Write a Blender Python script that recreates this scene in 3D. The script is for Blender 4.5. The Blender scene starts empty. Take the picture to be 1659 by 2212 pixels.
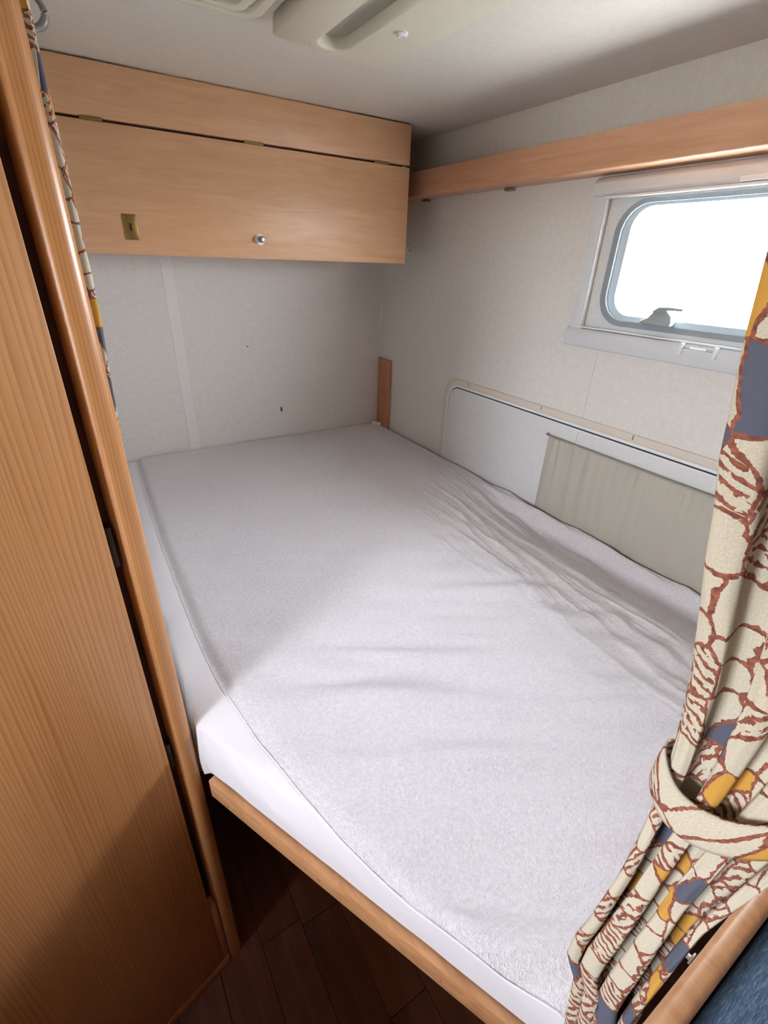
import bpy, bmesh, math, random
import numpy as np
from mathutils import Vector, Matrix, noise
random.seed(7)
sc = bpy.context.scene
COL = sc.collection

# ---------------------------------------------------------------- camera
cam = bpy.data.cameras.new('camera')
cam.sensor_fit = 'VERTICAL'; cam.sensor_height = 24.0
cam.lens = 1020.8067 / 2212 * 24.0
cam.shift_x = 7.5828 / 2212; cam.shift_y = -5.8615 / 2212
cam.clip_start = 0.01
co = bpy.data.objects.new('camera', cam); COL.objects.link(co)
R_ = Vector((0.85264022, -0.52157525, 0.03104695)); U_ = Vector((0.21902362, 0.41073024, 0.88505894))
F_ = Vector((0.47437676, 0.74783683, -0.46444243))
M = Matrix.Identity(4)
for i in range(3):
    M[i][0] = R_[i]; M[i][1] = U_[i]; M[i][2] = -F_[i]
M[0][3], M[1][3], M[2][3] = -1.216005, -1.963383, 1.562568
co.matrix_world = M
sc.camera = co

# ---------------------------------------------------------------- world, light, exposure
w = bpy.data.worlds.new('world'); sc.world = w; w.use_nodes = True
nt = w.node_tree; nt.nodes.clear()
out = nt.nodes.new('ShaderNodeOutputWorld'); bg = nt.nodes.new('ShaderNodeBackground')
tc = nt.nodes.new('ShaderNodeTexCoord'); sx = nt.nodes.new('ShaderNodeSeparateXYZ')
rp = nt.nodes.new('ShaderNodeValToRGB'); mr = nt.nodes.new('ShaderNodeMapRange')
mr.inputs[1].default_value = -1; mr.inputs[2].default_value = 1
e = rp.color_ramp.elements
e[0].position = 0.47; e[0].color = (.52, .52, .50, 1)
e[1].position = 0.50; e[1].color = (.94, .945, 1.0, 1)
n = e.new(1.0); n.color = (.89, .91, 1.0, 1)
nt.links.new(tc.outputs['Generated'], sx.inputs[0]); nt.links.new(sx.outputs[2], mr.inputs[0])
nt.links.new(mr.outputs[0], rp.inputs[0]); nt.links.new(rp.outputs[0], bg.inputs[0])
bg.inputs[1].default_value = 34.0
nt.links.new(bg.outputs[0], out.inputs[0])

def portal(loc, size, rot):
    l = bpy.data.lights.new('window_portal', 'AREA'); l.shape = 'RECTANGLE'
    l.size, l.size_y = size
    l.cycles.is_portal = True
    o = bpy.data.objects.new('window_portal', l); COL.objects.link(o)
    o.location = loc; o.rotation_euler = rot
    return o
# windows: (wall, a0, a1, z0, z1)
WR1 = (-1.70, -1.10, 1.43, 1.715)          # bedside window, right wall (y range)
WL1 = (-2.06, -1.64, 1.14, 1.66)           # unseen window, left wall
portal((0.045, sum(WR1[:2])/2, sum(WR1[2:])/2), (.285, .60), (0, math.radians(90), 0))
portal((-2.245, sum(WL1[:2])/2, sum(WL1[2:])/2), (.54, .44), (0, math.radians(-90), 0))

sc.view_settings.view_transform = 'Standard'; sc.view_settings.look = 'None'
sc.view_settings.gamma = 1.0; sc.view_settings.use_curve_mapping = False
sc.view_settings.exposure = 0.84
sc.cycles.use_denoising = True
sc.cycles.max_bounces = 12; sc.cycles.diffuse_bounces = 8
sc.cycles.transparent_max_bounces = 12
sc.cycles.sample_clamp_indirect = 8.0

# ---------------------------------------------------------------- materials
def lin(c):
    return tuple(((v/255)/12.92 if v/255 <= .04045 else ((v/255+.055)/1.055)**2.4) for v in c) + (1,)
def base(name, rough=.6, col=(200, 200, 200), metal=0.0, spec=.5):
    m = bpy.data.materials.new(name); m.use_nodes = True
    b = m.node_tree.nodes['Principled BSDF']
    b.inputs['Base Color'].default_value = lin(col)
    b.inputs['Roughness'].default_value = rough; b.inputs['Metallic'].default_value = metal
    b.inputs['Specular IOR Level'].default_value = spec
    return m, m.node_tree, b
def N(t, k, **kw):
    x = t.nodes.new(k)
    for a, v in kw.items():
        if a in x.inputs.keys() if hasattr(x.inputs, 'keys') else False: x.inputs[a].default_value = v
        else: setattr(x, a, v)
    return x
def coords(t, scale, rot=(0, 0, 0), kind='Object'):
    c = t.nodes.new('ShaderNodeTexCoord'); m = t.nodes.new('ShaderNodeMapping')
    m.inputs['Scale'].default_value = scale; m.inputs['Rotation'].default_value = rot
    t.links.new(c.outputs[kind], m.inputs[0]); return m.outputs[0]
def ramp(t, fac, stops):
    r = t.nodes.new('ShaderNodeValToRGB'); el = r.color_ramp.elements
    el[0].position, el[0].color = stops[0][0], lin(stops[0][1])
    el[1].position, el[1].color = stops[-1][0], lin(stops[-1][1])
    for p, c in stops[1:-1]:
        k = el.new(p); k.color = lin(c)
    t.links.new(fac, r.inputs[0]); return r.outputs[0]
def tex(t, vec, scale, detail=3, rough=.5, dist=0):
    x = t.nodes.new('ShaderNodeTexNoise'); x.inputs['Scale'].default_value = scale
    x.inputs['Detail'].default_value = detail; x.inputs['Roughness'].default_value = rough
    x.inputs['Distortion'].default_value = dist
    if vec is not None: t.links.new(vec, x.inputs['Vector'])
    return x.outputs['Fac']
def bump(t, b, h, strength, dist=.002):
    x = t.nodes.new('ShaderNodeBump'); x.inputs['Strength'].default_value = strength
    x.inputs['Distance'].default_value = dist
    t.links.new(h, x.inputs['Height']); t.links.new(x.outputs[0], b.inputs['Normal'])
def mixc(t, fac, a, b, mode='MIX'):
    x = t.nodes.new('ShaderNodeMix'); x.data_type = 'RGBA'; x.blend_type = mode
    for s, v in ((0, fac), (6, a), (7, b)):
        if isinstance(v, (int, float)): x.inputs[s].default_value = v
        elif isinstance(v, tuple): x.inputs[s].default_value = v
        else: t.links.new(v, x.inputs[s])
    return x.outputs[2]
def math_(t, op, a, b=0.0, clamp=False):
    x = t.nodes.new('ShaderNodeMath'); x.operation = op; x.use_clamp = clamp
    for i, v in enumerate((a, b)):
        if isinstance(v, (int, float)): x.inputs[i].default_value = v
        else: t.links.new(v, x.inputs[i])
    return x.outputs[0]

def wood(name, light, mid, dark, scale, rough=.35, fine=1.0, dist=1.2, bumps=.15):
    """grain runs along the axis whose scale is smallest"""
    m, t, b = base(name, rough)
    v = coords(t, scale)
    n1 = tex(t, v, 1.0, 5, .6, dist)
    v2 = coords(t, tuple(s*6 for s in scale))
    n2 = tex(t, v2, 1.0, 3, .6, 0)
    c = ramp(t, n1, [(.30, dark), (.5, mid), (.68, light)])
    c = mixc(t, .35*fine, c, ramp(t, n2, [(.35, dark), (.62, light)]))
    t.links.new(c, b.inputs['Base Color'])
    bump(t, b, n2, bumps, .0006)
    return m
BEECH = wood('beech_laminate', (196, 154, 118), (189, 146, 110), (180, 136, 100), (4.0, 4.0, 34.0), .45, .5)
BEECH_Y = wood('beech_laminate_side', (200, 154, 124), (192, 145, 114), (180, 132, 100), (40.0, 3.0, 40.0), .34, .5)
BEECH_Z = wood('beech_strip', (190, 135, 100), (178, 122, 88), (160, 104, 72), (40.0, 40.0, 3.0), .5, .5)
RAILW = wood('beech_rail', (205, 155, 112), (190, 140, 98), (172, 120, 80), (30.0, 8.0, 60.0), .4, .5)

def pine_mat(name, sc_=(1.0, 1.0, 1.0)):
    m, t, b = base(name, .33)
    v = coords(t, (1, 1, .05))
    nlow = tex(t, v, 5.0, 2, .45, .3)
    # growth rings: stripes across the board, warped by slow noise
    c = t.nodes.new('ShaderNodeTexCoord'); s = t.nodes.new('ShaderNodeSeparateXYZ')
    t.links.new(c.outputs['Object'], s.inputs[0])
    a = math_(t, 'MULTIPLY', s.outputs[0], 165.0 * sc_[0])
    a = math_(t, 'ADD', a, math_(t, 'MULTIPLY', nlow, 16.0))
    nx_ = tex(t, coords(t, (1, 1, .03)), 42.0, 2, .5)
    a = math_(t, 'ADD', a, math_(t, 'MULTIPLY', nx_, 3.2))
    fr = math_(t, 'FRACT', a)
    c1 = ramp(t, fr, [(0.0, (196, 144, 92)), (.45, (184, 130, 78)), (.80, (158, 103, 54)), (.93, (142, 87, 42)), (1.0, (192, 140, 88))])
    n2 = tex(t, coords(t, (200, 200, 6)), 1.0, 3, .6)
    c2 = mixc(t, .30, c1, ramp(t, n2, [(.3, (164, 108, 60)), (.65, (196, 148, 98))]))
    # broad tone drift across boards
    n3 = tex(t, coords(t, (7, 7, .8)), 1.0, 2, .5)
    c3 = mixc(t, .35, c2, ramp(t, n3, [(.35, (168, 112, 70)), (.65, (196, 144, 100))]))
    t.links.new(c3, b.inputs['Base Color'])
    bump(t, b, n2, .1, .0004)
    return m
PINE = pine_mat('pine_door')
PINE2 = pine_mat('pine_post', (1.6, 1, 1))
PLY = wood('dark_panel_edge', (150, 110, 80), (130, 92, 64), (110, 74, 48), (30, 30, 4), .6)

def vinyl(name, c1, c2, rough=.7):
    m, t, b = base(name, rough)
    n1 = tex(t, coords(t, (60, 60, 60)), 1.0, 4, .65)
    n2 = tex(t, coords(t, (420, 420, 120)), 1.0, 2, .5)
    c = mixc(t, .5, ramp(t, n1, [(.35, c1), (.65, c2)]), ramp(t, n2, [(.35, c1), (.65, c2)]))
    t.links.new(c, b.inputs['Base Color']); bump(t, b, n2, .12, .0006)
    return m
WALL = vinyl('wall_vinyl', (205, 202, 197), (219, 216, 211))
CEIL = vinyl('ceiling_vinyl', (204, 200, 193), (216, 212, 206), .55)
STRIP = vinyl('wall_strip', (214, 212, 209), (222, 220, 217), .45)
OUTER = base('caravan_shell', .5, (225, 225, 222))[0]

m, t, b = base('floor_plank', .45)
v = coords(t, (28, 3, 10)); n1 = tex(t, v, 1, 5, .6, 1.0)
oi = t.nodes.new('ShaderNodeObjectInfo')
c = ramp(t, n1, [(.3, (78, 44, 26)), (.5, (92, 54, 34)), (.7, (106, 64, 42))])
hs = t.nodes.new('ShaderNodeHueSaturation')
t.links.new(c, hs.inputs['Color'])
t.links.new(math_(t, 'ADD', math_(t, 'MULTIPLY', oi.outputs['Random'], .5), .75), hs.inputs['Value'])
t.links.new(hs.outputs[0], b.inputs['Base Color']); bump(t, b, n1, .1, .0005)
PLANK = m
SUBFLOOR = base('subfloor', .9, (60, 44, 34))[0]

m, t, b = base('terry_cloth', .95, (222, 219, 226), 0, .2)
n1 = tex(t, coords(t, (1, 1, 1)), 190, 3, .65, .6); n2 = tex(t, coords(t, (1, 1, 1)), 620, 2, .6)
h = math_(t, 'ADD', n1, math_(t, 'MULTIPLY', n2, .6))
t.links.new(ramp(t, n1, [(.3, (214, 211, 217)), (.7, (232, 230, 236))]), b.inputs['Base Color'])
b.inputs['Sheen Weight'].default_value = .15
bump(t, b, h, .8, .0040)
TERRY = m
m, t, b = base('jersey_cloth', .9, (226, 224, 230), 0, .2)
n1 = tex(t, coords(t, (1, 1, 1)), 700, 2, .6)
bump(t, b, n1, .2, .0006)
JERSEY = m
FOAM = base('mattress_ticking', .9, (205, 200, 190))[0]

WHITE = base('white_plastic', .35, (222, 224, 226))[0]
PALE = base('pale_grey_plastic', .4, (206, 209, 212))[0]
SEAL = base('grey_rubber', .55, (138, 146, 152))[0]
ACRYL = base('acrylic_edge', .2, (190, 206, 218))[0]
LATCHM = base('dark_latch_plastic', .4, (150, 160, 158))[0]
BLACK = base('black_rubber', .6, (28, 26, 26))[0]
DARKGAP = base('dark_gap', .9, (62, 32, 20))[0]
BRASS = base('brass', .34, (150, 122, 78), 1.0)[0]
STEEL = base('brushed_steel', .35, (150, 140, 128), .9)[0]
IRON = base('dark_hinge', .45, (60, 48, 42), .7)[0]
HOOKM = base('grey_hook', .4, (130, 126, 124), .3)[0]
CREAM = base('cream_plastic', .38, (208, 204, 190))[0]
SLOTM = base('grey_plastic', .5, (160, 158, 148))[0]
TRIMB = base('beige_trim', .5, (208, 198, 186))[0]
PANELW = vinyl('hatch_panel', (206, 207, 209), (216, 217, 219), .55)
GROUNDM = base('ground_gravel', .9, (190, 188, 180))[0]

m, t, b = base('pocket_fabric', .85, (176, 172, 160))
n1 = tex(t, coords(t, (1, 1, 1)), 900, 2, .6)
t.links.new(ramp(t, n1, [(.3, (168, 164, 152)), (.7, (184, 180, 168))]), b.inputs['Base Color'])
POCKET = m
HEM = base('pocket_hem', .8, (142, 138, 126))[0]

m, t, b = base('blue_upholstery', .9)
n1 = tex(t, coords(t, (90, 700, 700), (0.2, 0, .5)), 1, 3, .7)
n2 = tex(t, coords(t, (1, 1, 1)), 1200, 2, .6)
t.links.new(ramp(t, math_(t, 'ADD', math_(t, 'MULTIPLY', n1, .7), math_(t, 'MULTIPLY', n2, .3)),
            [(.32, (40, 58, 80)), (.5, (66, 88, 112)), (.68, (112, 134, 154))]), b.inputs['Base Color'])
bump(t, b, n1, .6, .001)
BLUE = m

# thin glass: mostly clear, a little mirror
m = bpy.data.materials.new('window_glass'); m.use_nodes = True; t = m.node_tree; t.nodes.clear()
o_ = t.nodes.new('ShaderNodeOutputMaterial'); tr = t.nodes.new('ShaderNodeBsdfTransparent')
tr.inputs[0].default_value = (.96, .98, .98, 1)
gl = t.nodes.new('ShaderNodeBsdfGlossy'); gl.inputs['Roughness'].default_value = .02
mx = t.nodes.new('ShaderNodeMixShader'); mx.inputs[0].default_value = .06
t.links.new(tr.outputs[0], mx.inputs[1]); t.links.new(gl.outputs[0], mx.inputs[2]); t.links.new(mx.outputs[0], o_.inputs[0])
GLASS = m

# curtain print: hand-drawn cells outlined in red-brown, some hatched, some ochre or slate
m, t, b = base('curtain_print', .85, (214, 200, 176), 0, .2)
uv = t.nodes.new('ShaderNodeTexCoord').outputs['UV']
def warp(amount, scale, vec):
    nz = t.nodes.new('ShaderNodeTexNoise'); nz.inputs['Scale'].default_value = scale; nz.inputs['Detail'].default_value = 2
    t.links.new(vec, nz.inputs['Vector'])
    s1 = t.nodes.new('ShaderNodeVectorMath'); s1.operation = 'SUBTRACT'; s1.inputs[1].default_value = (.5, .5, .5)
    t.links.new(nz.outputs['Color'], s1.inputs[0])
    s2 = t.nodes.new('ShaderNodeVectorMath'); s2.operation = 'SCALE'; s2.inputs['Scale'].default_value = amount
    t.links.new(s1.outputs[0], s2.inputs[0])
    s3 = t.nodes.new('ShaderNodeVectorMath'); s3.operation = 'ADD'
    t.links.new(vec, s3.inputs[0]); t.links.new(s2.outputs[0], s3.inputs[1]); return s3.outputs[0]
wv = warp(.010, 60, uv)
wv2 = warp(.0022, 500, wv)
def vor(feature, vec, scale, rnd=.85):
    x = t.nodes.new('ShaderNodeTexVoronoi'); x.voronoi_dimensions = '2D'; x.feature = feature
    x.inputs['Scale'].default_value = scale; x.inputs['Randomness'].default_value = rnd
    t.links.new(vec, x.inputs['Vector']); return x
SCL = 37.0
ve = vor('DISTANCE_TO_EDGE', wv2, SCL); vc = vor('F1', wv2, SCL)
sp = t.nodes.new('ShaderNodeSeparateColor'); t.links.new(vc.outputs['Color'], sp.inputs[0])
r_, g_, b_ = sp.outputs[0], sp.outputs[1], sp.outputs[2]
cream = ramp(t, tex(t, uv, 900, 2, .6), [(.3, (172, 163, 145)), (.7, (192, 184, 167))])
def stripes(ang, freq):
    mp = t.nodes.new('ShaderNodeMapping'); mp.inputs['Rotation'].default_value = (0, 0, ang)
    t.links.new(wv2, mp.inputs[0])
    wx = t.nodes.new('ShaderNodeTexWave'); wx.wave_type = 'BANDS'; wx.bands_direction = 'X'
    wx.inputs['Scale'].default_value = freq; wx.inputs['Distortion'].default_value = 1.5
    wx.inputs['Detail'].default_value = 1; wx.inputs['Detail Scale'].default_value = 3
    t.links.new(mp.outputs[0], wx.inputs['Vector']); return wx.outputs['Fac']
st = mixc(t, math_(t, 'GREATER_THAN', g_, .5), stripes(.5, 50), stripes(2.0, 50))
st = math_(t, 'GREATER_THAN', st, .60)
hmask = math_(t, 'GREATER_THAN', r_, .66)
broken = math_(t, 'GREATER_THAN', tex(t, uv, 160, 2, .5), .42)
hm = math_(t, 'MULTIPLY', math_(t, 'MULTIPLY', st, hmask), broken)
rust = ramp(t, tex(t, uv, 300, 2, .5), [(.35, (100, 60, 50)), (.65, (146, 88, 70))])
colr = mixc(t, hm, cream, rust)
ye = math_(t, 'MULTIPLY', math_(t, 'LESS_THAN', r_, .17), math_(t, 'GREATER_THAN', r_, .085))
nv = math_(t, 'LESS_THAN', r_, .085)
colr = mixc(t, ye, colr, lin((182, 136, 62)))
colr = mixc(t, nv, colr, lin((82, 84, 98)))
line = math_(t, 'LESS_THAN', ve.outputs['Distance'], math_(t, 'MULTIPLY', tex(t, uv, 120, 2, .5), .085))
colr = mixc(t, line, colr, rust)
t.links.new(colr, b.inputs['Base Color'])
bump(t, b, tex(t, uv, 1500, 2, .5), .2, .0004)
CURT = m

# ---------------------------------------------------------------- geometry helpers
def obj(name, verts, faces, mat, parent=None, smooth=False, bev=0.0, seg=2, loc=None):
    me = bpy.data.meshes.new(name)
    me.from_pydata([tuple(v) for v in verts], [], faces); me.update()
    bm = bmesh.new(); bm.from_mesh(me); bmesh.ops.recalc_face_normals(bm, faces=bm.faces)
    if bev > 0:
        bmesh.ops.bevel(bm, geom=[e for e in bm.edges if len(e.link_faces) == 2 and e.calc_face_angle(0) > .6],
                        offset=bev, segments=seg, profile=.5, affect='EDGES', clamp_overlap=True)
    bm.to_mesh(me); bm.free()
    if smooth or bev > 0:
        for p in me.polygons: p.use_smooth = True
        try: me.set_sharp_from_angle(angle=math.radians(40))
        except Exception: pass
    me.materials.append(mat)
    o = bpy.data.objects.new(name, me); COL.objects.link(o)
    if parent: o.parent = parent
    if loc: o.location = loc
    return o
def box_vf(a, b):
    x0, y0, z0 = a; x1, y1, z1 = b
    v = [(x0,y0,z0),(x1,y0,z0),(x1,y1,z0),(x0,y1,z0),(x0,y0,z1),(x1,y0,z1),(x1,y1,z1),(x0,y1,z1)]
    return v, [(0,3,2,1),(4,5,6,7),(0,1,5,4),(1,2,6,5),(2,3,7,6),(3,0,4,7)]
def box(name, a, b, mat, parent=None, bev=0.0, seg=2):
    a2 = [min(p, q) for p, q in zip(a, b)]; b2 = [max(p, q) for p, q in zip(a, b)]
    v, f = box_vf(a2, b2); return obj(name, v, f, mat, parent, bev=bev, seg=seg)
def join_vf(parts):
    V, Fc = [], []
    for v, f in parts:
        o = len(V); V += list(v); Fc += [tuple(i+o for i in q) for q in f]
    return V, Fc
def prism(pts, axis, lo, hi):
    """pts 2D polygon in the plane normal to axis; x:(y,z) y:(x,z) z:(x,y)"""
    def P(p, h):
        return (h, p[0], p[1]) if axis == 'x' else (p[0], h, p[1]) if axis == 'y' else (p[0], p[1], h)
    n = len(pts); v = [P(p, lo) for p in pts] + [P(p, hi) for p in pts]
    f = [tuple(range(n)), tuple(range(2*n-1, n-1, -1))] + [(i, (i+1) % n, n+(i+1) % n, n+i) for i in range(n)]
    return v, f
def rrect(a0, a1, b0, b1, r, n=8, corners=(1, 1, 1, 1)):
    pts = []
    for k, (cx, cy, s) in enumerate([(a1-r, b1-r, 0), (a0+r, b1-r, 90), (a0+r, b0+r, 180), (a1-r, b0+r, 270)]):
        if corners[k]:
            for i in range(n+1):
                a = math.radians(s + 90*i/n); pts.append((cx+r*math.cos(a), cy+r*math.sin(a)))
        else:
            a = math.radians(s+45); q = r*math.sqrt(2)
            for i in range(n+1): pts.append((cx+q*math.cos(a), cy+q*math.sin(a)))
    return pts
def ring(outer, inner, axis, lo, hi, hi_in=None):
    """ring between two loops of equal count, extruded"""
    def P(p, h):
        return (h, p[0], p[1]) if axis == 'x' else (p[0], h, p[1]) if axis == 'y' else (p[0], p[1], h)
    n = len(outer); hi_in = hi if hi_in is None else hi_in
    v = [P(p, lo) for p in outer]+[P(p, lo) for p in inner]+[P(p, hi) for p in outer]+[P(p, hi_in) for p in inner]
    f = []
    for i in range(n):
        j = (i+1) % n
        f += [(i, j, n+j, n+i), (2*n+i, 3*n+i, 3*n+j, 2*n+j), (i, 2*n+i, 2*n+j, j), (n+i, n+j, 3*n+j, 3*n+i)]
    return v, f
def tube_vf(path, r, n=8, cap=True):
    path = [Vector(p) for p in path]; V = []; Fc = []; k = len(path)
    rr = r if isinstance(r, (list, tuple)) else [r]*k
    for i, p in enumerate(path):
        d = (path[min(i+1, k-1)]-path[max(i-1, 0)]).normalized()
        a = d.cross(Vector((0, 0, 1)));
        if a.length < .05: a = d.cross(Vector((1, 0, 0)))
        a.normalize(); c = d.cross(a)
        for j in range(n):
            t_ = 2*math.pi*j/n; V.append(p+(a*math.cos(t_)+c*math.sin(t_))*rr[i])
    for i in range(k-1):
        for j in range(n):
            j2 = (j+1) % n; Fc.append((i*n+j, i*n+j2, (i+1)*n+j2, (i+1)*n+j))
    if cap: Fc += [tuple(range(n-1, -1, -1)), tuple((k-1)*n+j for j in range(n))]
    return V, Fc
def lathe_vf(c, ax, prof, n=20):
    """prof: (radius, height along ax)"""
    ax = Vector(ax).normalized(); a = ax.cross(Vector((0, 0, 1)))
    if a.length < .05: a = ax.cross(Vector((1, 0, 0)))
    a.normalize(); b = ax.cross(a); c = Vector(c); V = []; Fc = []
    for r, h in prof:
        for j in range(n):
            t_ = 2*math.pi*j/n; V.append(c+ax*h+(a*math.cos(t_)+b*math.sin(t_))*r)
    for i in range(len(prof)-1):
        for j in range(n):
            j2 = (j+1) % n; Fc.append((i*n+j, i*n+j2, (i+1)*n+j2, (i+1)*n+j))
    Fc += [tuple(range(n-1, -1, -1)), tuple((len(prof)-1)*n+j for j in range(n))]
    return V, Fc
def tag(o, label, cat, group=None):
    o['label'] = label; o['category'] = cat
    if group: o['group'] = group
    return o
def struct(o): o['kind'] = 'structure'; return o
def thing(name, loc, label=None, cat=None, group=None):
    o = bpy.data.objects.new(name, None); COL.objects.link(o); o.location = loc; o.empty_display_size = .05
    if label: tag(o, label, cat, group)
    return o
def adopt(root):
    """children were built in world coordinates: make them relative to the root"""
    for ch in [c for c in bpy.data.objects if c.parent == root]:
        ch.location = Vector(ch.location) - Vector(root.location)
def sm(a, b_, x):
    t_ = max(0, min(1, (x-a)/(b_-a))); return t_*t_*(3-2*t_)
def lerp_tab(tab, x):
    if x <= tab[0][0]: return tab[0][1]
    for (a, p), (b_, q) in zip(tab, tab[1:]):
        if x <= b_: return p+(q-p)*(x-a)/(b_-a)
    return tab[-1][1]

H = 1.95
# ---------------------------------------------------------------- structure
def wall_with_holes(name, axis, at, thick, a0, a1, z0, z1, holes, mat):
    """cells around rectangular holes, welded into one mesh"""
    As = sorted({a0, a1, *[h[0] for h in holes], *[h[1] for h in holes]})
    Zs = sorted({z0, z1, *[h[2] for h in holes], *[h[3] for h in holes]})
    def P(a, z, d): return (at+d, a, z) if axis == 'x' else (a, at+d, z)
    bm = bmesh.new(); vs = {}
    def V(a, z, d):
        k = (round(a, 4), round(z, 4), d)
        if k not in vs: vs[k] = bm.verts.new(P(a, z, d))
        return vs[k]
    solid = lambda i, j: 0 <= i < len(As)-1 and 0 <= j < len(Zs)-1 and not any(
        h[0] <= (As[i]+As[i+1])/2 <= h[1] and h[2] <= (Zs[j]+Zs[j+1])/2 <= h[3] for h in holes)
    for i in range(len(As)-1):
        for j in range(len(Zs)-1):
            if not solid(i, j): continue
            A, B, C, D = (As[i], Zs[j]), (As[i+1], Zs[j]), (As[i+1], Zs[j+1]), (As[i], Zs[j+1])
            for d in (0, thick): bm.faces.new([V(*q, d) for q in (A, B, C, D)])
            for (di, dj, p, q) in ((0, -1, A, B), (1, 0, B, C), (0, 1, C, D), (-1, 0, D, A)):
                if not solid(i+di, j+dj): bm.faces.new([V(*p, 0), V(*q, 0), V(*q, thick), V(*p, thick)])
    bmesh.ops.recalc_face_normals(bm, faces=bm.faces)
    me = bpy.data.meshes.new(name); bm.to_mesh(me); bm.free(); me.materials.append(mat)
    o = bpy.data.objects.new(name, me); COL.objects.link(o); return struct(o)
wall_back = struct(box('wall_back', (-2.2, 0, 0), (0, .03, H), WALL))
wall_right = wall_with_holes('wall_right', 'x', 0, .03, -4.2, 0.03, 0, H, [WR1], WALL)
wall_left = wall_with_holes('wall_left', 'x', -2.2, -.03, -4.2, 0.03, 0, H, [WL1], PINE)
wall_front = wall_with_holes('wall_front', 'y', -4.2, -.03, -2.2, 0, 0, H, [], PINE)
ceiling = struct(box('ceiling', (-2.23, -4.23, H), (.03, .03, H+.03), CEIL))
floor = struct(box('floor', (-2.2, -4.2, -.03), (0, 0, -.008), SUBFLOOR))
# floor planks run towards the rear wall
pm = None; meshes = {}
wpl = .105; k = 0
for ix in range(21):
    x0 = -2.195+ix*wpl
    y = -(.15+random.random()*.8); ends = [0.0]
    while y > -4.1: ends.append(y); y -= 1.15
    ends.append(-4.195)
    for ya, yb in zip(ends, ends[1:]):
        L = round(ya-yb, 3)
        if L < .02: continue
        v, f = box_vf((0.0006, -L+.0008, -.008), (min(wpl, -.003-x0)-.0006, -.0008, 0))
        o = obj('floor_plank', v, f, PLANK, floor, bev=.0006, seg=1); o.location = (x0, ya, 0)

# wall details on the rear wall
box('cover_strip', (-.905, -.0012, .70), (-.868, 0, 1.945), STRIP, wall_back, bev=.0005, seg=1)
box('corner_bead', (-.008, -.0035, 1.245), (0, 0, 1.945), STRIP, wall_back, bev=.001)
for (x, z, r) in ((-.628, 1.244, .0028), (-.058, 1.241, .0022), (-.699, .94, .0018), (-.87, 1.015, .0026), (-.69, .905, .0015)):
    v, f = lathe_vf((x, 0.0, z), (0, -1, 0), [(r, 0), (r, .0006)], 10)
    obj('screw_hole', v, f, DARKGAP, wall_back)
v, f = ring(rrect(-.5095, -.5005, .962, .984, .0044, 4), rrect(-.5075, -.5025, .964, .982, .0024, 4), 'y', -.0018, 0)
obj('slot_rim', v, f, SEAL, wall_back)
v, f = prism(rrect(-.5075, -.5025, .964, .982, .0024, 4), 'y', -.0008, 0); obj('slot_opening', v, f, DARKGAP, wall_back)
# right wall: butt joint between two wall boards
box('panel_joint', (-.0009, -1.1305, 1.178), (0, -1.1275, 1.36), TRIMB, wall_right)

# ---------------------------------------------------------------- outside ground
struct(box('shade_ledge', (.031, -2.6, 1.775), (.175, .2, 1.80), OUTER, bev=.004))     # unseen ledge outside, added to shade the bed along the right wall
g = struct(box('ground', (-14, -16, -.75), (14, 12, -.70), GROUNDM))

# ---------------------------------------------------------------- bedside window
def make_window(name, wall, rng, sgn, inner=False):
    a0, a1, z0, z1 = rng
    root = thing(name, (0, 0, 0)); struct(root)
    ax = 'y' if wall == 'front' else 'x'
    base_ = {'right': 0.0, 'left': -2.2, 'front': -4.2}[wall]; s = sgn    # s: direction outdoors
    def rg(nm, o, i, lo, hi, mat):
        v, f = ring(o, i, ax, base_+lo*s, base_+hi*s); return obj(nm, v, f, mat, root, smooth=False)
    rr = .072
    rg('outer_frame', rrect(a0-.012, a1+.012, z0-.012, z1+.012, .01, 8), rrect(a0+.004, a1-.004, z0+.003, z1-.003, rr, 8), -.006, .001, PALE)
    rg('rubber_seal', rrect(a0+.004, a1-.004, z0+.003, z1-.003, rr, 8), rrect(a0+.020, a1-.020, z0+.016, z1-.012, rr-.01, 8), -.010, -.001, SEAL)
    rg('pane_frame', rrect(a0+.0035, a1-.0035, z0+.0025, z1-.0025, rr, 8), rrect(a0+.040, a1-.040, z0+.029, z1-.018, rr-.024, 8), -.0008, .006, ACRYL)
    v, f = prism(rrect(a0+.0005, a1-.0005, z0+.0005, z1-.0005, .02, 6), ax, base_+.0075*s, base_+.010*s)
    obj('glass_pane', v, f, GLASS, root)
    return root
w1 = make_window('window_1', 'right', WR1, 1)
w2 = make_window('window_2', 'left', WL1, -1)
# cassette surround of window 1
box('side_channel', (-.016, -1.064, 1.41), (-.001, -1.034, 1.728), PALE, w1, bev=.003)
box('side_channel_lip', (-.019, -1.071, 1.412), (-.006, -1.0665, 1.722), WHITE, w1, bev=.001)
v, f = prism([(-.0005, 1.722), (-.024, 1.722), (-.030, 1.730), (-.030, 1.750), (-.018, 1.762), (-.0005, 1.7645)], 'y', -1.75, -1.030)
obj('blind_cassette', v, f, PALE, w1, bev=.003)
box('cassette_lip', (-.027, -1.75, 1.7165), (-.004, -1.066, 1.7215), WHITE, w1, bev=.001)
v, f = prism([(-.0005, 1.418), (-.016, 1.416), (-.022, 1.409), (-.024, 1.392), (-.017, 1.370), (-.0005, 1.366)], 'y', -1.75, -1.024)
obj('blind_cassette', v, f, PALE, w1, bev=.002)
box('cassette_lip', (-.020, -1.75, 1.4185), (-.010, -1.066, 1.4225), WHITE, w1, bev=.001)
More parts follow.
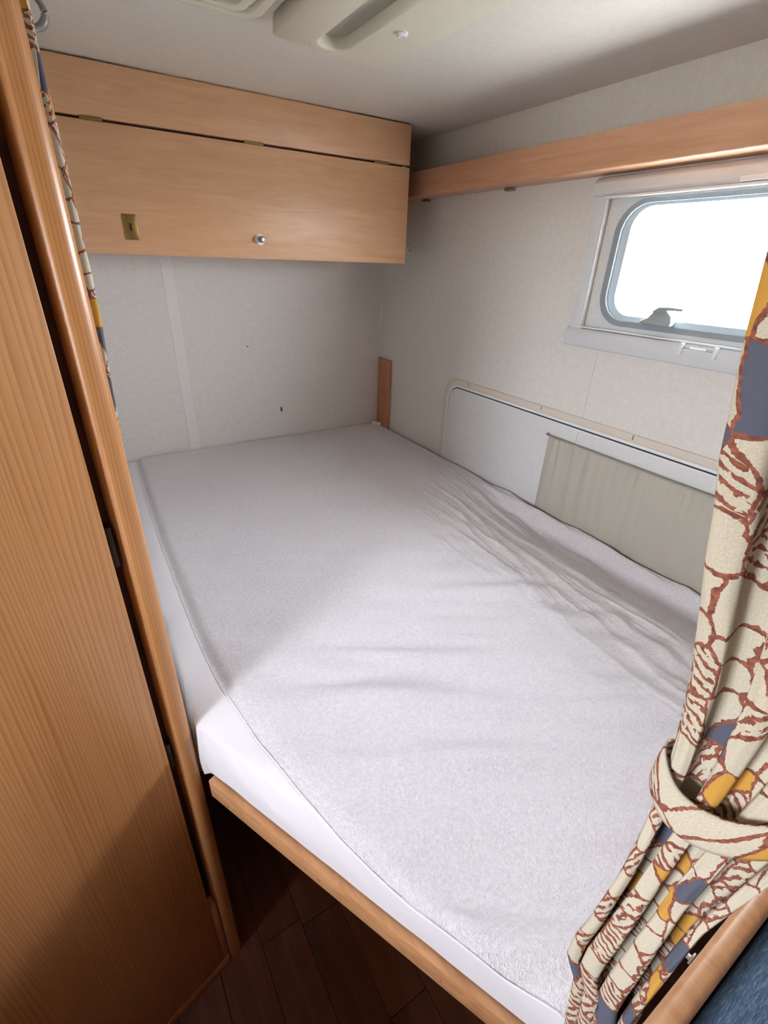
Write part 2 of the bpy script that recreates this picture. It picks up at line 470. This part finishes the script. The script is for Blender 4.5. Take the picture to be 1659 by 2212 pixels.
# pull handle of the blind, between two little clips
for y in (-1.358, -1.432):
    box('blind_clip', (-.032, y-.004, 1.393), (-.018, y+.004, 1.419), WHITE, w1, bev=.0025)
v, f = tube_vf([(-.029, -1.360, 1.409), (-.029, -1.430, 1.409)], .0016, 8); obj('blind_rod', v, f, LATCHM, w1)
v, f = tube_vf([(-.029, -1.378, 1.409), (-.029, -1.413, 1.409)], .0034, 10); obj('blind_pull', v, f, WHITE, w1, smooth=True)
box('blind_grip', (-.031, -1.44, 1.724), (-.024, -1.37, 1.733), WHITE, w1, bev=.002)
# latch on the lower edge of the pane
v, f = prism([(-1.236, 1.448), (-1.312, 1.446), (-1.314, 1.457), (-1.310, 1.470), (-1.290, 1.484), (-1.268, 1.479), (-1.254, 1.462), (-1.236, 1.453)], 'x', -.022, .005)
lt = obj('latch', v, f, LATCHM, w1, bev=.003)
v, f = prism([(-1.262, 1.474), (-1.278, 1.487), (-1.30, 1.489), (-1.336, 1.488), (-1.336, 1.4825), (-1.30, 1.482), (-1.284, 1.476)], 'x', -.028, -.012)
obj('latch_lever', v, f, LATCHM, lt, bev=.001)

# ---------------------------------------------------------------- overhead cupboard
cb = thing('overhead_cupboard', (-.68, 0, 1.557), 'long beech overhead cupboard with a drop flap on the rear wall above the bed', 'cupboard')
yf = -.405
XL, XR = -1.195, -.161
box('fascia', (XL, yf, 1.8405), (XR, yf+.016, 1.9455), BEECH, cb, bev=.001)
flap = box('flap_door', (XL, yf, 1.5575), (XR, yf+.016, 1.8345), BEECH, cb, bev=.001)
box('side_panel', (XR-.018, yf+.0165, 1.568), (XR-.003, -.001, 1.9485), BEECH, cb)
box('side_panel', (XL, yf+.0165, 1.568), (XL+.015, -.001, 1.9485), BEECH, cb)
box('bottom_panel', (XL+.0155, yf+.0165, 1.568), (XR-.0185, -.001, 1.582), BEECH, cb)
box('inner_batten', (XL+.016, yf+.0165, 1.815), (XR-.0185, yf+.035, 1.86), DARKGAP, cb)
box('shade_strip', (XR-.003, yf+.017, 1.60), (XR-.001, yf+.06, 1.94), DARKGAP, cb)  # dark strip standing in for the shade beside the cupboard end
for (xa, xb) in ((-1.093, -1.046), (-.707, -.653), (-.296, -.242)):
    v, f = join_vf([box_vf((xa, yf-.0012, 1.8335), (xb, yf+.0005, 1.8425)), tube_vf([(xa, yf-.0015, 1.8378), (xb, yf-.0015, 1.8378)], .0022, 8)])
    obj('hinge', v, f, BRASS, cb)
adopt(cb)
# lock plate and knob belong to the flap
def sub(o, par):
    o.parent = par; o.matrix_parent_inverse = Matrix.Identity(4)
    o.location = Vector(o.location) - Vector(cb.location) - Vector(par.location) if par.parent else o.location
lp = obj('lock_plate', *prism([(-1.0435, 1.592), (-1.0095, 1.592), (-1.0095, 1.650), (-1.0435, 1.650)], 'y', yf-.0022, yf-.0002), BRASS, None, bev=.0006)
lp.parent = flap
v, f = prism(rrect(-1.0295, -1.0235, 1.612, 1.630, .0028, 5), 'y', yf-.0028, yf-.002)
obj('keyhole', v, f, DARKGAP, flap)
for (x, z) in ((-1.0385, 1.5975), (-1.0145, 1.5975), (-1.0385, 1.6445), (-1.0145, 1.6445)):
    v, f = lathe_vf((x, yf-.0022, z), (0, -1, 0), [(.0022, 0), (.0018, .0007), (.0004, .001)], 10); obj('screw', v, f, BRASS, flap)
v, f = lathe_vf((-.683, yf, 1.6085), (0, -1, 0), [(.0145, 0), (.0145, .002), (.013, .0032), (.008, .0034)], 28)
obj('knob_rosette', v, f, WHITE, flap, smooth=True)
v, f = lathe_vf((-.683, yf, 1.6085), (0, -1, 0), [(.006, .003), (.0055, .010), (.0088, .014), (.0094, .018), (.0088, .0215), (.006, .0228), (.001, .023)], 24)
obj('knob', v, f, STEEL, flap, smooth=True)
# ---------------------------------------------------------------- beam along the right wall
bm_ = thing('wall_beam', (0, -1.5, 1.766), 'long pinkish beech shelf beam along the right wall above the window', 'shelf')
v, f = prism([(-.097, 1.7675), (-.093, 1.7645), (-.085, 1.7645), (-.082, 1.768), (-.082, 1.837), (-.097, 1.837)], 'y', -4.19, -.003)
obj('front_board', v, f, BEECH_Y, bm_, bev=.0015)
box('underside_board', (-.0815, -4.19, 1.768), (-.001, -.003, 1.780), BEECH_Y, bm_)
for y in (-.30, -.72):
    box('bracket', (-.020, y-.014, 1.7600), (-.002, y+.014, 1.7675), STEEL, bm_, bev=.001)
adopt(bm_)

# ---------------------------------------------------------------- board standing in the corner by the head of the bed
wb = thing('wooden_corner_board', (0, -.055, .70), 'narrow upright reddish beech board fixed in the corner behind the bed', 'board')
box('board', (-.014, -.103, .70), (-.0015, -.004, 1.162), BEECH_Z, wb, bev=.001)
box('top_clip', (-.006, -.006, 1.164), (-.0008, -.0008, 1.246), WHITE, wb, bev=.001)
v, f = lathe_vf((-.014, -.014, 1.128), (-1, 0, 0), [(.0028, 0), (.002, .0006)], 8); obj('nail', v, f, DARKGAP, wb)
adopt(wb)

# ---------------------------------------------------------------- small hooks
def hook(name, p, d, up, size, mat, label):
    root = thing(name, p, label, 'hook')
    p = Vector(p); d = Vector(d); up = Vector(up)
    v, f = lathe_vf(p, d, [(size*.42, .0003), (size*.42, size*.12), (size*.3, size*.16)], 16); obj('base_plate', v, f, mat, root, smooth=True)
    pts = []; rr = []
    for i in range(15):
        a = -math.pi*.5 + math.pi*1.05*i/14*.9
        pts.append(p + d*(size*.45+size*.5*math.cos(a)) + up*(size*.5*math.sin(a)-size*.05))
        rr.append(size*(.15-.07*abs(i-4)/10))
    pts = [p+d*size*.1-up*size*.5] + pts; rr = [size*.15]+rr
    v, f = tube_vf(pts, rr, 10); obj('hook_arm', v, f, mat, root, smooth=True)
    adopt(root); return root
hook('coat_hook', (-1.185, -.90, 1.868), (1, 0, 0), (0, 0, 1), .038, HOOKM, 'dark grey curled coat hook near the ceiling beside the left curtain')
hook('wall_hook', (0, -.212, 1.606), (-1, 0, 0), (0, 0, 1), .022, WHITE, 'small white hook on the right wall beside the overhead cupboard')

# ---------------------------------------------------------------- storage hatch on the right wall
ht = thing('locker_hatch', (0, -1.15, .70), 'white round-cornered locker hatch in the right wall beside the bed', 'hatch')
o1 = rrect(-1.80, -.497, .72, 1.176, .075, 10); o2 = rrect(-1.778, -.519, .73, 1.155, .062, 10)
v, f = ring(o1, o2, 'x', -.0045, -.0004, ); obj('outer_trim', v, f, TRIMB, ht, bev=.0012)
o3 = rrect(-1.768, -.5285, .74, 1.146, .055, 10); o4 = rrect(-1.764, -.5325, .742, 1.142, .051, 10)
v, f = ring(o2, o3, 'x', -.0065, -.0004); obj('inner_trim', v, f, WHITE, ht, bev=.0012)
v, f = ring(o3, o4, 'x', -.0030, -.0004); obj('gasket', v, f, BLACK, ht)
o5 = rrect(-1.758, -.538, .745, 1.137, .046, 10)
v, f = ring(o4, o5, 'x', -.0078, -.0004); obj('door_edging', v, f, WHITE, ht, bev=.001)
v, f = prism(o5, 'x', -.0058, -.0004); obj('door_panel', v, f, PANELW, ht)
for y in (-.632, -.98, -1.295):
    for dz in (0, -.006):
        v, f = lathe_vf((-.0045, y, 1.171+dz), (-1, 0, 0), [(.0022, 0), (.0016, .0006)], 8); obj('screw', v, f, IRON, ht)
box('panel_joint', (-.0066, -1.131, .80), (-.0058, -1.129, 1.137), TRIMB, ht)
adopt(ht)

# gathered pocket
pk = thing('fabric_pocket', (-.01, -1.36, .80), 'grey-beige gathered fabric pocket hanging on the white hatch beside the bed', 'pocket')
V, Fc = [], []; ny, nz = 180, 40
for j in range(nz+1):
    tz = j/nz; z = .80+tz*(1.096-.80)
    for i in range(ny+1):
        y = -1.036-.70*i/ny
        g1 = noise.noise(Vector((y*38+.6*(1-tz), tz*1.2, 3.1)))*.012*(.35+.65*tz) + noise.noise(Vector((y*95+1.5*(1-tz), tz*1.5, 9)))*.0045*tz**2
        bulge = .006*math.sin(math.pi*min(1, (1-tz)*1.1))
        edge = min(1, i/6, (ny-i)/6)
        V.append((-.0105-(bulge+.7*g1+.003)*edge - .001, y, z+ .0012*math.sin(y*120)*(j == nz)))
for j in range(nz):
    for i in range(ny):
        a = j*(ny+1)+i; Fc.append((a, a+1, a+ny+2, a+ny+1))
po = obj('gathered_cloth', V, Fc, POCKET, pk, smooth=True)
so = po.modifiers.new('thick', 'SOLIDIFY'); so.thickness = .0015
v, f = tube_vf([(-.016, -1.034-.70*i/40, 1.097) for i in range(41)], .0024, 8); obj('elastic_hem', v, f, HEM, pk, smooth=True)
v, f = lathe_vf((-.0078, -1.030, 1.099), (-1, 0, 0), [(.004, 0), (.0035, .008), (.001, .010)], 10); obj('button', v, f, STEEL, pk)
adopt(pk)

# ---------------------------------------------------------------- ceiling vent with lamp housing
cv = thing('roof_vent_frame', (-1.02, -1.08, H), 'cream ribbed roof vent frame on the ceiling, left of the lamp housing', 'vent')
cx0, cx1, cy0, cy1 = -1.24, -.792, -1.29, -.835
prev = None
for k, (ins, zz) in enumerate(((0, .008), (.022, .018), (.040, .010), (.056, .022))):
    a = rrect(cx0+ins, cx1-ins, cy0+ins, cy1-ins, .05-.008*k, 8); b2 = rrect(cx0+ins+.018, cx1-ins-.018, cy0+ins+.018, cy1-ins-.018, .042-.008*k, 8)
    v, f = ring(a, b2, 'z', H-zz, H-.0005); obj('ridge', v, f, CREAM, cv, bev=.003)
v, f = prism(rrect(cx0+.073, cx1-.073, cy0+.073, cy1-.073, .02, 6), 'z', H-.007, H-.0005); obj('blind_panel', v, f, SLOTM, cv)
adopt(cv)
lh = thing('ceiling_lamp_housing', (-.66, -1.1, H), 'cream moulded ceiling housing with a long rounded grip recess above the bed', 'ceiling fixture')
yA, yB = -.850, -1.40
def sec(x, d): return (x, H-d)
v, f = prism([sec(-.785, .0005), sec(-.788, .030), sec(-.722, .036), sec(-.716, .0005)], 'y', yB, yA-.012)
obj('side_fairing', v, f, CREAM, lh, bev=.005)
# plate with a rounded far corner, slotted
ox = rrect(-.7155, -.525, yB, yA+.030, .055, 12, (1, 1, 1, 1)); ix = rrect(-.704, -.640, yB+.03, yA-.006, .0315, 12)
v, f = ring(ox, ix, 'z', H-.026, H-.0005); obj('cover_plate', v, f, CREAM, lh, bev=.004, seg=3)
v, f = prism(ix, 'z', H-.006, H-.0005); obj('recess_floor', v, f, SLOTM, lh)
v, f = ring(rrect(-.722, -.495, yB-.02, yA+.045, .07, 12), rrect(-.7165, -.524, yB-.002, yA+.031, .056, 12), 'z', H-.007, H-.0005); obj('flange', v, f, CREAM, lh, bev=.002)
v, f = lathe_vf((-.598, -1.005, H-.026), (0, 0, -1), [(.011, 0), (.011, .003), (.006, .0055), (.0055, .003), (.001, .003)], 20); obj('screw_cap', v, f, WHITE, lh, smooth=True)
adopt(lh)

# ---------------------------------------------------------------- wardrobe (canted front with door, post, side panel)
P0 = Vector((-1.189, -1.337, 0)); ang = math.radians(180+18)
wd = thing('wardrobe', P0, 'tall pine wardrobe with canted door at the left edge of the bed', 'wardrobe')
wd.rotation_euler = (0, 0, ang)      # local +x runs along the front to the left, local +y points into the room?
# local frame: x along front (left), y = outward normal after rotation by 202 deg
def lbox(name, a, b_, mat, bev=0.0, seg=2):
    a2 = [min(p, q) for p, q in zip(a, b_)]; b2 = [max(p, q) for p, q in zip(a, b_)]
    v, f = box_vf(a2, b2); return obj(name, v, f, mat, wd, bev=bev, seg=seg)
def arc(cx, cy, r, a0, a1, n=8): return [(cx+r*math.cos(math.radians(a0+(a1-a0)*i/n)), cy+r*math.sin(math.radians(a0+(a1-a0)*i/n))) for i in range(n+1)]
prof = [(.0165-.0165*math.cos(math.pi*i/20), -.017+.0175*math.sin(math.pi*i/20)**.75) for i in range(21)]+[(.033, -.034), (0.0, -.034)]
v, f = prism(prof, 'z', 0.001, H-.001); po = obj('corner_post', v, f, PINE2, wd, smooth=True)
lbox('door_rebate', (.0335, -.034, .02), (.60, -.026, H-.002), DARKGAP)
dr = lbox('door', (.0485, -.0255, .034), (.585, -.002, H-.012), PINE, .0015)
lbox('filler_strip', (.0335, -.0255, .034), (.0478, -.0035, .285), PINE2, .001)
lbox('base_trim', (.0335, -.0255, .001), (.62, -.0015, .032), PINE2, .002)
lbox('stile', (.588, -.0255, .034), (.62, -.002, H-.002), PINE2, .002)
for z in (1.19, .765):
    lbox('hinge', (.0385, -.0255, z), (.0455, -.010, z+.06), IRON, .001)
v, f = lathe_vf((.54, -.002, 1.0), (0, 1, 0), [(.012, 0), (.008, .008), (.014, .02), (.012, .028), (.001, .03)], 20); obj('knob', v, f, STEEL, wd, smooth=True)
# side panel towards the bed and outer side (world aligned): built in world, moved under the root
def wbox(name, a, b_, mat):
    v, f = box_vf([min(p, q) for p, q in zip(a, b_)], [max(p, q) for p, q in zip(a, b_)])
    inv = (Matrix.Translation(P0) @ Matrix.Rotation(ang, 4, 'Z')).inverted()
    return obj(name, [inv @ Vector(q) for q in v], f, mat, wd)
wbox('side_panel', (-1.221, -1.318, .001), (-1.2065, -.002, H-.001), WALL)
wbox('side_edge', (-1.1985, -1.326, .001), (-1.1925, -1.309, .60), RAILW)
wbox('outer_panel', (-1.775, -1.545, .001), (-1.76, -.002, H-.001), PINE)

# ---------------------------------------------------------------- bed: base, mattress, fitted sheet
ZB = .70
RA = Vector((-1.183, -1.347)); RB = Vector((-.9405, -1.852))
rd = (RB-RA).normalized(); rn = Vector((-rd.y, rd.x))          # rn points to the right/up (into the bed)
if rn.x < 0: rn = -rn
RC = RA+rd*.645
bed = thing('bed_base', (-.6, -.9, 0), 'beech-edged bed base spanning from the wardrobe to the foot partition', 'bed')
def railbox(name, p, q, t0, t1, z0, z1, mat, bev=0):
    a, b_, c, d = p+rn*t0, q+rn*t0, q+rn*t1, p+rn*t1
    v, f = prism([a[:], b_[:], c[:], d[:]], 'z', z0, z1); return obj(name, v, f, mat, bed, bev=bev)
rl = railbox('front_rail', RA, RC, 0, .022, ZB-.048, ZB-.001, RAILW, .002)
for s in (.045, .262, .480):
    p = RA+rd*s
    v, f = lathe_vf((p.x, p.y, ZB-.031 if s > .1 else ZB-.036), (-rn.x, -rn.y, 0), [(.0045, 0), (.0045, .0008), (.002, .0012)], 12); obj('screw_cap', v, f, BEECH_Z, rl)
q0 = RA+rn*.023; q1 = RC+rn*.023
board = [(-.003, -.003), (-1.198, -.003), (-1.198, -1.30), (-1.180, -1.318), tuple(q0)[:2], tuple(q1)[:2], (-.003, -1.935)]
v, f = prism(board, 'z', ZB-.018, ZB-.002); obj('base_board', v, f, BEECH, bed)
box('wall_batten', (-.03, -1.93, ZB-.055), (-.003, -.004, ZB-.0185), BEECH_Y, bed)
box('rear_batten', (-1.19, -.03, ZB-.055), (-.032, -.004, ZB-.0185), BEECH_Y, bed)
# chest under the far half of the bed
box('storage_box', (-.62, -1.90, .001), (-.60, -.04, ZB-.019), BEECH_Y, bed)
adopt(bed)

tabA = [(-1.935, -.916), (-1.922, -.918), (-1.854, -.955), (-1.75, -1.006), (-1.632, -1.049), (-1.525, -1.076), (-1.42, -1.099), (-1.281, -1.122),
        (-1.16, -1.130), (-1.051, -1.132), (-.678, -1.133), (-.35, -1.126), (-.1, -1.118), (-.02, -1.116), (0, -1.110)]
def diag(y, xcorner, ycorner, off):
    # x on the diagonal side at y (off = distance inward from rail outer face)
    if y >= ycorner: return xcorner
    p = RA+rn*off; return p.x+rd.x/rd.y*(y-p.y)
def XA(y): return lerp_tab(tabA, y)
def XC(y): return max(-1.186, diag(y, -1.186, -1.335, .012))
def XB(y): return max(-1.181, diag(y, -1.181, -1.345, .006))
def nz(x, y, s): return noise.noise(Vector((x, y, s)))
def ridge(v): return (1-abs(v)*2.2)
def hgt(x, y):
    z = .85
    z += .006*nz(x*2.2, y*2.2, 1.0)
    # dip and lip next to the right wall
    wy = sm(-.72, -1.15, y); xc = -.262+.03*sm(-1.06, -1.7, y)
    soft = .07*(1-sm(-1.0, -1.6, y))+.012
    tt = (x-xc)/(-.062-xc)
    k_ = soft/(-.062-xc)
    d1 = 0 if tt < -k_ else ((tt+k_)**2/(4*k_) if tt < k_ else min(tt, 1.0))
    up = sm(-.080, -.034, x)
    z += wy*(-.056*min(d1, 1) + .056*up)
    z += .004*(1-wy)*-sm(-.10, -.01, x)
    # fan of fine wrinkles by the right wall, running towards the foot
    wA = sm(-.62, -.30, x)*sm(-.45, -.95, y)
    u = x-.10*(y+1.0); a = .8*max(0, 1-abs(nz(u*17, y*2.4, 4.0))*4.2)+.5*max(0, 1-abs(nz(u*38+.6*nz(x*5, y*5, 2), y*4.5, 6.0))*3.6)+.8*nz(u*26, y*3, 9)
    z += wA*.0058*a
    # folds across the middle
    c, s = .845, -.53
    p = x*c+y*s; q = -x*s+y*c
    wB = sm(-1.10, -.85, x)*(1-sm(-.40, -.20, x))*sm(-1.15, -1.35, y)
    rB = max(0, nz(p*2.6, q*15, 11.0)+.12)
    z += wB*(.026*rB + .006*nz(p*5, q*30, 13.0))
    # soft waves elsewhere
    z += .0048*nz(p*5, q*16, 15.0)*sm(-.5, -1.1, y)
    # broad hollow near the foot corner
    z -= .012*math.exp(-(((x+.90)/.12)**2+((y+1.76)/.10)**2))
    # diagonal crease ridges at the left edge
    e = x-XA(y)
    z -= .010*(1-sm(0, .035, e))**2
    z += .002*math.exp(-((e-.05)/.03)**2)*sm(-.7, -1.2, y)*(1-sm(-1.28, -1.5, y))
    z -= .030*(1-sm(-1.936, -1.895, y))**2
    return z
def zseam(y): return hgt(XA(y), y)
sheet = thing('fitted_sheet', (-.6, -.9, ZB), 'white terry fitted sheet stretched over the mattress, wrinkled along the right wall', 'sheet')
NX, NY = 300, 460
ys = [-.006-(1.928)*j/NY for j in range(NY+1)]
V, Fc = [], []
for y in ys:
    xa = XA(y); xr = -.017-.010*sm(-.98, -1.06, y)-.002*nz(y*9, 0, 2)
    for i in range(NX+1):
        x = xa+(xr-xa)*i/NX
        V.append((x, y, hgt(x, y)))
for j in range(NY):
    for i in range(NX):
        a = j*(NX+1)+i; Fc.append((a, a+NX+1, a+NX+2, a+1))
top = obj('terry_top', V, Fc, TERRY, sheet, smooth=True)
# skirt: seam -> shoulder -> bottom hem, grid along y
V, Fc = [], []; KS = 22; rows = 0
for y in ys:
    xa, xb, xc = XA(y), XB(y), XC(y); za = zseam(y)
    zb = .834+.005*nz(y*9, 0, 5); zc = ZB+.004+.004*max(0, nz(y*14, 0, 8))
    shoulder = sm(-1.62, -1.42, y)
    nrm = Vector((-rn.x, -rn.y)) if y < -1.345 else Vector((-1, 0))
    for k in range(KS+1):
        t_ = k/KS
        if t_ < .4:
            q = t_/.4; x = xa+(xb-xa)*(q**.8); z = za+(zb-za)*(q**1.9)*1.0
        else:
            q = (t_-.4)/.6; x = xb+(xc-xb)*q; z = zb+(zc-zb)*q
            bul = .005*math.sin(math.pi*q)
            x += nrm.x*bul
        fold = .0035*nz(y*16+t_*2.5, t_*2, 21)+.002*nz(y*40+t_*6, t_*3, 23)
        if .02 < t_ < .98: x += nrm.x*fold*math.sin(math.pi*t_)*1.4
        V.append((x, y+ (nrm.y*fold*math.sin(math.pi*t_) if y < -1.345 else 0), z))
    rows += 1
n1_ = KS+1
for j in range(rows-1):
    for k in range(KS):
        a = j*n1_+k; Fc.append((a, a+1, a+n1_+1, a+n1_))
skirt = obj('jersey_skirt', V, Fc, JERSEY, sheet, smooth=True)
# seam piping between the terry and the skirt
v, f = tube_vf([(XA(y)-.0006, y, zseam(y)+.0004) for y in ys[::3]], .0011, 6); obj('seam', v, f, JERSEY, sheet, smooth=True)
# foot end of the sheet
V, Fc = [], []
for i in range(121):
    x = XA(ys[-1])+(-.027-XA(ys[-1]))*i/120
    for k in range(6): V.append((x, ys[-1]-.002*math.sin(k/5*3.1), hgt(x, ys[-1])+(ZB+.004-hgt(x, ys[-1]))*k/5))
for i in range(120):
    for k in range(5): a = i*6+k; Fc.append((a, a+1, a+7, a+6))
obj('foot_skirt', V, Fc, JERSEY, sheet, smooth=True)
# care label sticking up at the rear corner
V = [(-.052, -.020, .848), (-.018, -.046, .846), (-.018, -.050, .861), (-.052, -.024, .868)]
lb = obj('care_label', V, [(0, 1, 2, 3)], WHITE, sheet); lb.modifiers.new('t', 'SOLIDIFY').thickness = .0008
V = [(-.046, -.0262, .856), (-.040, -.031, .8545), (-.040, -.0316, .858), (-.046, -.0268, .8595)]
l2 = obj('label_print', V, [(0, 1, 2, 3)], IRON, sheet); l2.modifiers.new('t', 'SOLIDIFY').thickness = .0006
adopt(sheet)
# mattress body inside the sheet
mt = [(-.02, -.02), (-1.165, -.02), (-1.165, -1.30)]
p1 = RA+rn*.035+rd*.03; p2 = RC+rn*.04
mt += [tuple(p1), tuple(p2), (-.02, -1.915)]
v, f = prism(mt, 'z', ZB, .785)
mo = obj('mattress', v, f, FOAM, None, bev=.02, seg=3); tag(mo, 'pale mattress with one cut corner lying under the white fitted sheet', 'mattress')

# ---------------------------------------------------------------- foot partition and seat behind it
pt = thing('foot_partition', (-.47, -1.965, 0), 'low partition with rounded beech top rail at the foot of the bed', 'partition')
box('panel', (-.925, -1.976, .001), (-.002, -1.962, .945), BEECH, pt)
pts = arc(-1.9635, .9585, .0055, 180, 90, 5); 
v, f = prism([(y, z) for (y, z) in [(-1.9585, .940), (-1.9585, .958), (-1.9605, .9635), (-1.965, .9665), (-1.974, .9665), (-1.9785, .9635), (-1.9805, .958), (-1.9805, .940)]], 'x', -.94, -.002)
obj('top_rail', v, f, RAILW, pt, smooth=True)
adopt(pt)
bs = thing('bench_seat', (-.5, -2.3, 0), 'beech bench box with blue seat cushion in front of the low partition', 'bench')
box('bench_box', (-.93, -2.62, .001), (-.002, -1.99, .33), BEECH, bs, bev=.002)
box('seat_cushion', (-.93, -2.62, .331), (-.003, -2.105, .45), BLUE, bs, bev=.02, seg=3)
adopt(bs)
bc = box('backrest_cushion', (-.935, -2.100, .335), (-.003, -1.9825, .948), BLUE, None, bev=.018, seg=4)
tag(bc, 'blue flecked backrest cushion leaning on the low partition', 'cushion')

# ---------------------------------------------------------------- curtains
def curtain(name, E, Rr, cx, A, nf, zlo, zhi, texw, label, fy=1.0, nu=260, nzv=200, seed=0, xdrift=None, solid=.0012):
    root = thing(name, (cx, -1.5, zlo), label, 'curtain')
    V, UV, Fc = [], [], []
    for j in range(nzv+1):
        z = zlo+(zhi-zlo)*j/nzv
        e, r = lerp_tab(E, z), lerp_tab(Rr, z)
        amp = lerp_tab(A, z); xo = lerp_tab(xdrift, z) if xdrift else 0
        for i in range(nu+1):
            u = i/nu
            ph = 2*math.pi*nf*(u+.05*noise.noise(Vector((u*2.5, z*2.2, seed+1)))) + 1.2*noise.noise(Vector((z*3, 0, seed)))
            a = amp*(1+.45*noise.noise(Vector((u*nf*.9, z*3.5, seed+3))))
            s_ = math.sin(ph); s_ = math.copysign(abs(s_)**.75, s_)
            x = cx+xo-a*s_+.0012*noise.noise(Vector((u*40, z*25, seed+5)))
            y = e+(r-e)*u + .35*a*math.sin(2*ph)*min(1, u*8, (1-u)*8)
            V.append((x, y*fy, z)); UV.append((u*texw, z))
    for j in range(nzv):
        for i in range(nu):
            a = j*(nu+1)+i; Fc.append((a, a+1, a+nu+2, a+nu+1))
    me = bpy.data.meshes.new('cloth'); me.from_pydata(V, [], Fc); me.update()
    ul = me.uv_layers.new(name='UVMap')
    li = np.empty(len(me.loops), dtype=np.int32); me.loops.foreach_get('vertex_index', li)
    ul.data.foreach_set('uv', np.array(UV, dtype=np.float32)[li].ravel())
    for p in me.polygons: p.use_smooth = True
    me.materials.append(CURT)
    o = bpy.data.objects.new('cloth', me); COL.objects.link(o); o.parent = root
    o.modifiers.new('thick', 'SOLIDIFY').thickness = solid
    return root
ER = [(.10, -1.915), (.923, -1.925), (.97, -1.919), (1.03, -1.911), (1.046, -1.899), (1.075, -1.899), (1.116, -1.903), (1.182, -1.906), (1.217, -1.906), (1.27, -1.904),
      (1.298, -1.902), (1.337, -1.896), (1.367, -1.891), (1.401, -1.883), (1.433, -1.875), (1.458, -1.870), (1.487, -1.863), (1.509, -1.860), (1.534, -1.856), (1.57, -1.852), (1.94, -1.83)]
RR = [(.10, -1.954), (1.05, -1.955), (1.20, -1.957), (1.28, -1.966), (1.36, -1.985), (1.5, -2.00), (1.94, -2.03)]
AR = [(.1, .014), (1.1, .014), (1.22, .009), (1.28, .0065), (1.33, .008), (1.5, .013), (1.94, .014)]
cr = curtain('patterned_curtain', ER, RR, -.9575, AR, 3.3, .12, 1.94, .20,
             'cream printed curtain tied back at the right, in front of the low partition', seed=2)
# tie-back band
V, UVs, Fc = [], [], []; nb = 96; nh = 8
for i in range(nb+1):
    a = 2*math.pi*i/nb
    y = -1.9355+.038*math.cos(a); x = -.9575-.0115*math.copysign(abs(math.sin(a))**.7, math.sin(a))
    zc = 1.275+20*(y+1.918)**2 if y < -1.918 else 1.275+40*(y+1.918)**2
    for k in range(nh+1):
        q = k/nh; V.append((x-.0015*math.sin(math.pi*q)*(1 if math.sin(a) > 0 else -1), y, zc-.0150+.030*q)); UVs.append((i/nb*.19+.5, q*.03+.31))
for i in range(nb):
    for k in range(nh): p = i*(nh+1)+k; Fc.append((p, p+1, p+nh+2, p+nh+1))
me = bpy.data.meshes.new('tie_band'); me.from_pydata(V, [], Fc); me.update()
ul = me.uv_layers.new(name='UVMap')
for l in me.loops: ul.data[l.index].uv = UVs[l.vertex_index]
for p in me.polygons: p.use_smooth = True
me.materials.append(CURT); tb = bpy.data.objects.new('tie_band', me); COL.objects.link(tb); tb.parent = cr
tb.modifiers.new('t', 'SOLIDIFY').thickness = .0018
adopt(cr)
# left curtain, mostly behind the wardrobe post
EL = [(.95, -1.235), (1.3, -1.235), (1.94, -1.215)]; RL = [(.95, -1.286), (1.94, -1.288)]
AL = [(.95, .003), (1.38, .004), (1.48, .0062), (1.7, .0068), (1.94, .0075)]
XD = [(.95, -.006), (1.30, -.0055), (1.42, -.0025), (1.50, 0.0), (1.94, .0006)]
cl = curtain('patterned_curtain', EL, RL, -1.1905, AL, 3.5, .95, 1.94, .2,
             'cream printed curtain bunched behind the wardrobe post at the left', seed=11, xdrift=XD, solid=.0008, nu=160, nzv=140)
adopt(cl)
# white hook for the tie-back on the partition
th = thing('tieback_hook', (-.80, -1.957, .95), 'small white tieback hook between the curtain and the partition rail', 'hook')
box('base_plate', (-.803, -1.9575, .908), (-.797, -1.9555, .925), WHITE, th, bev=.0008)
v, f = tube_vf([(-.80, -1.9555, .915), (-.80, -1.950, .914), (-.80, -1.946, .920), (-.80, -1.945, .932), (-.80, -1.9455, .944)], [.003, .0032, .0034, .003, .0012], 10)
obj('hook_arm', v, f, WHITE, th, smooth=True)
adopt(th)

# ---------------------------------------------------------------- unseen unit opposite, added to keep window light off the floor
ku = thing('light_block_unit', (-2.0, -2.4, 0), 'unseen pine unit, added to block window light, with pale worktop under the left wall window', 'light blocker')
box('carcass', (-2.195, -2.9, .001), (-1.66, -1.62, .86), PINE, ku)
box('worktop', (-2.197, -2.92, .861), (-1.63, -1.61, .89), PALE, ku, bev=.004)
adopt(ku)
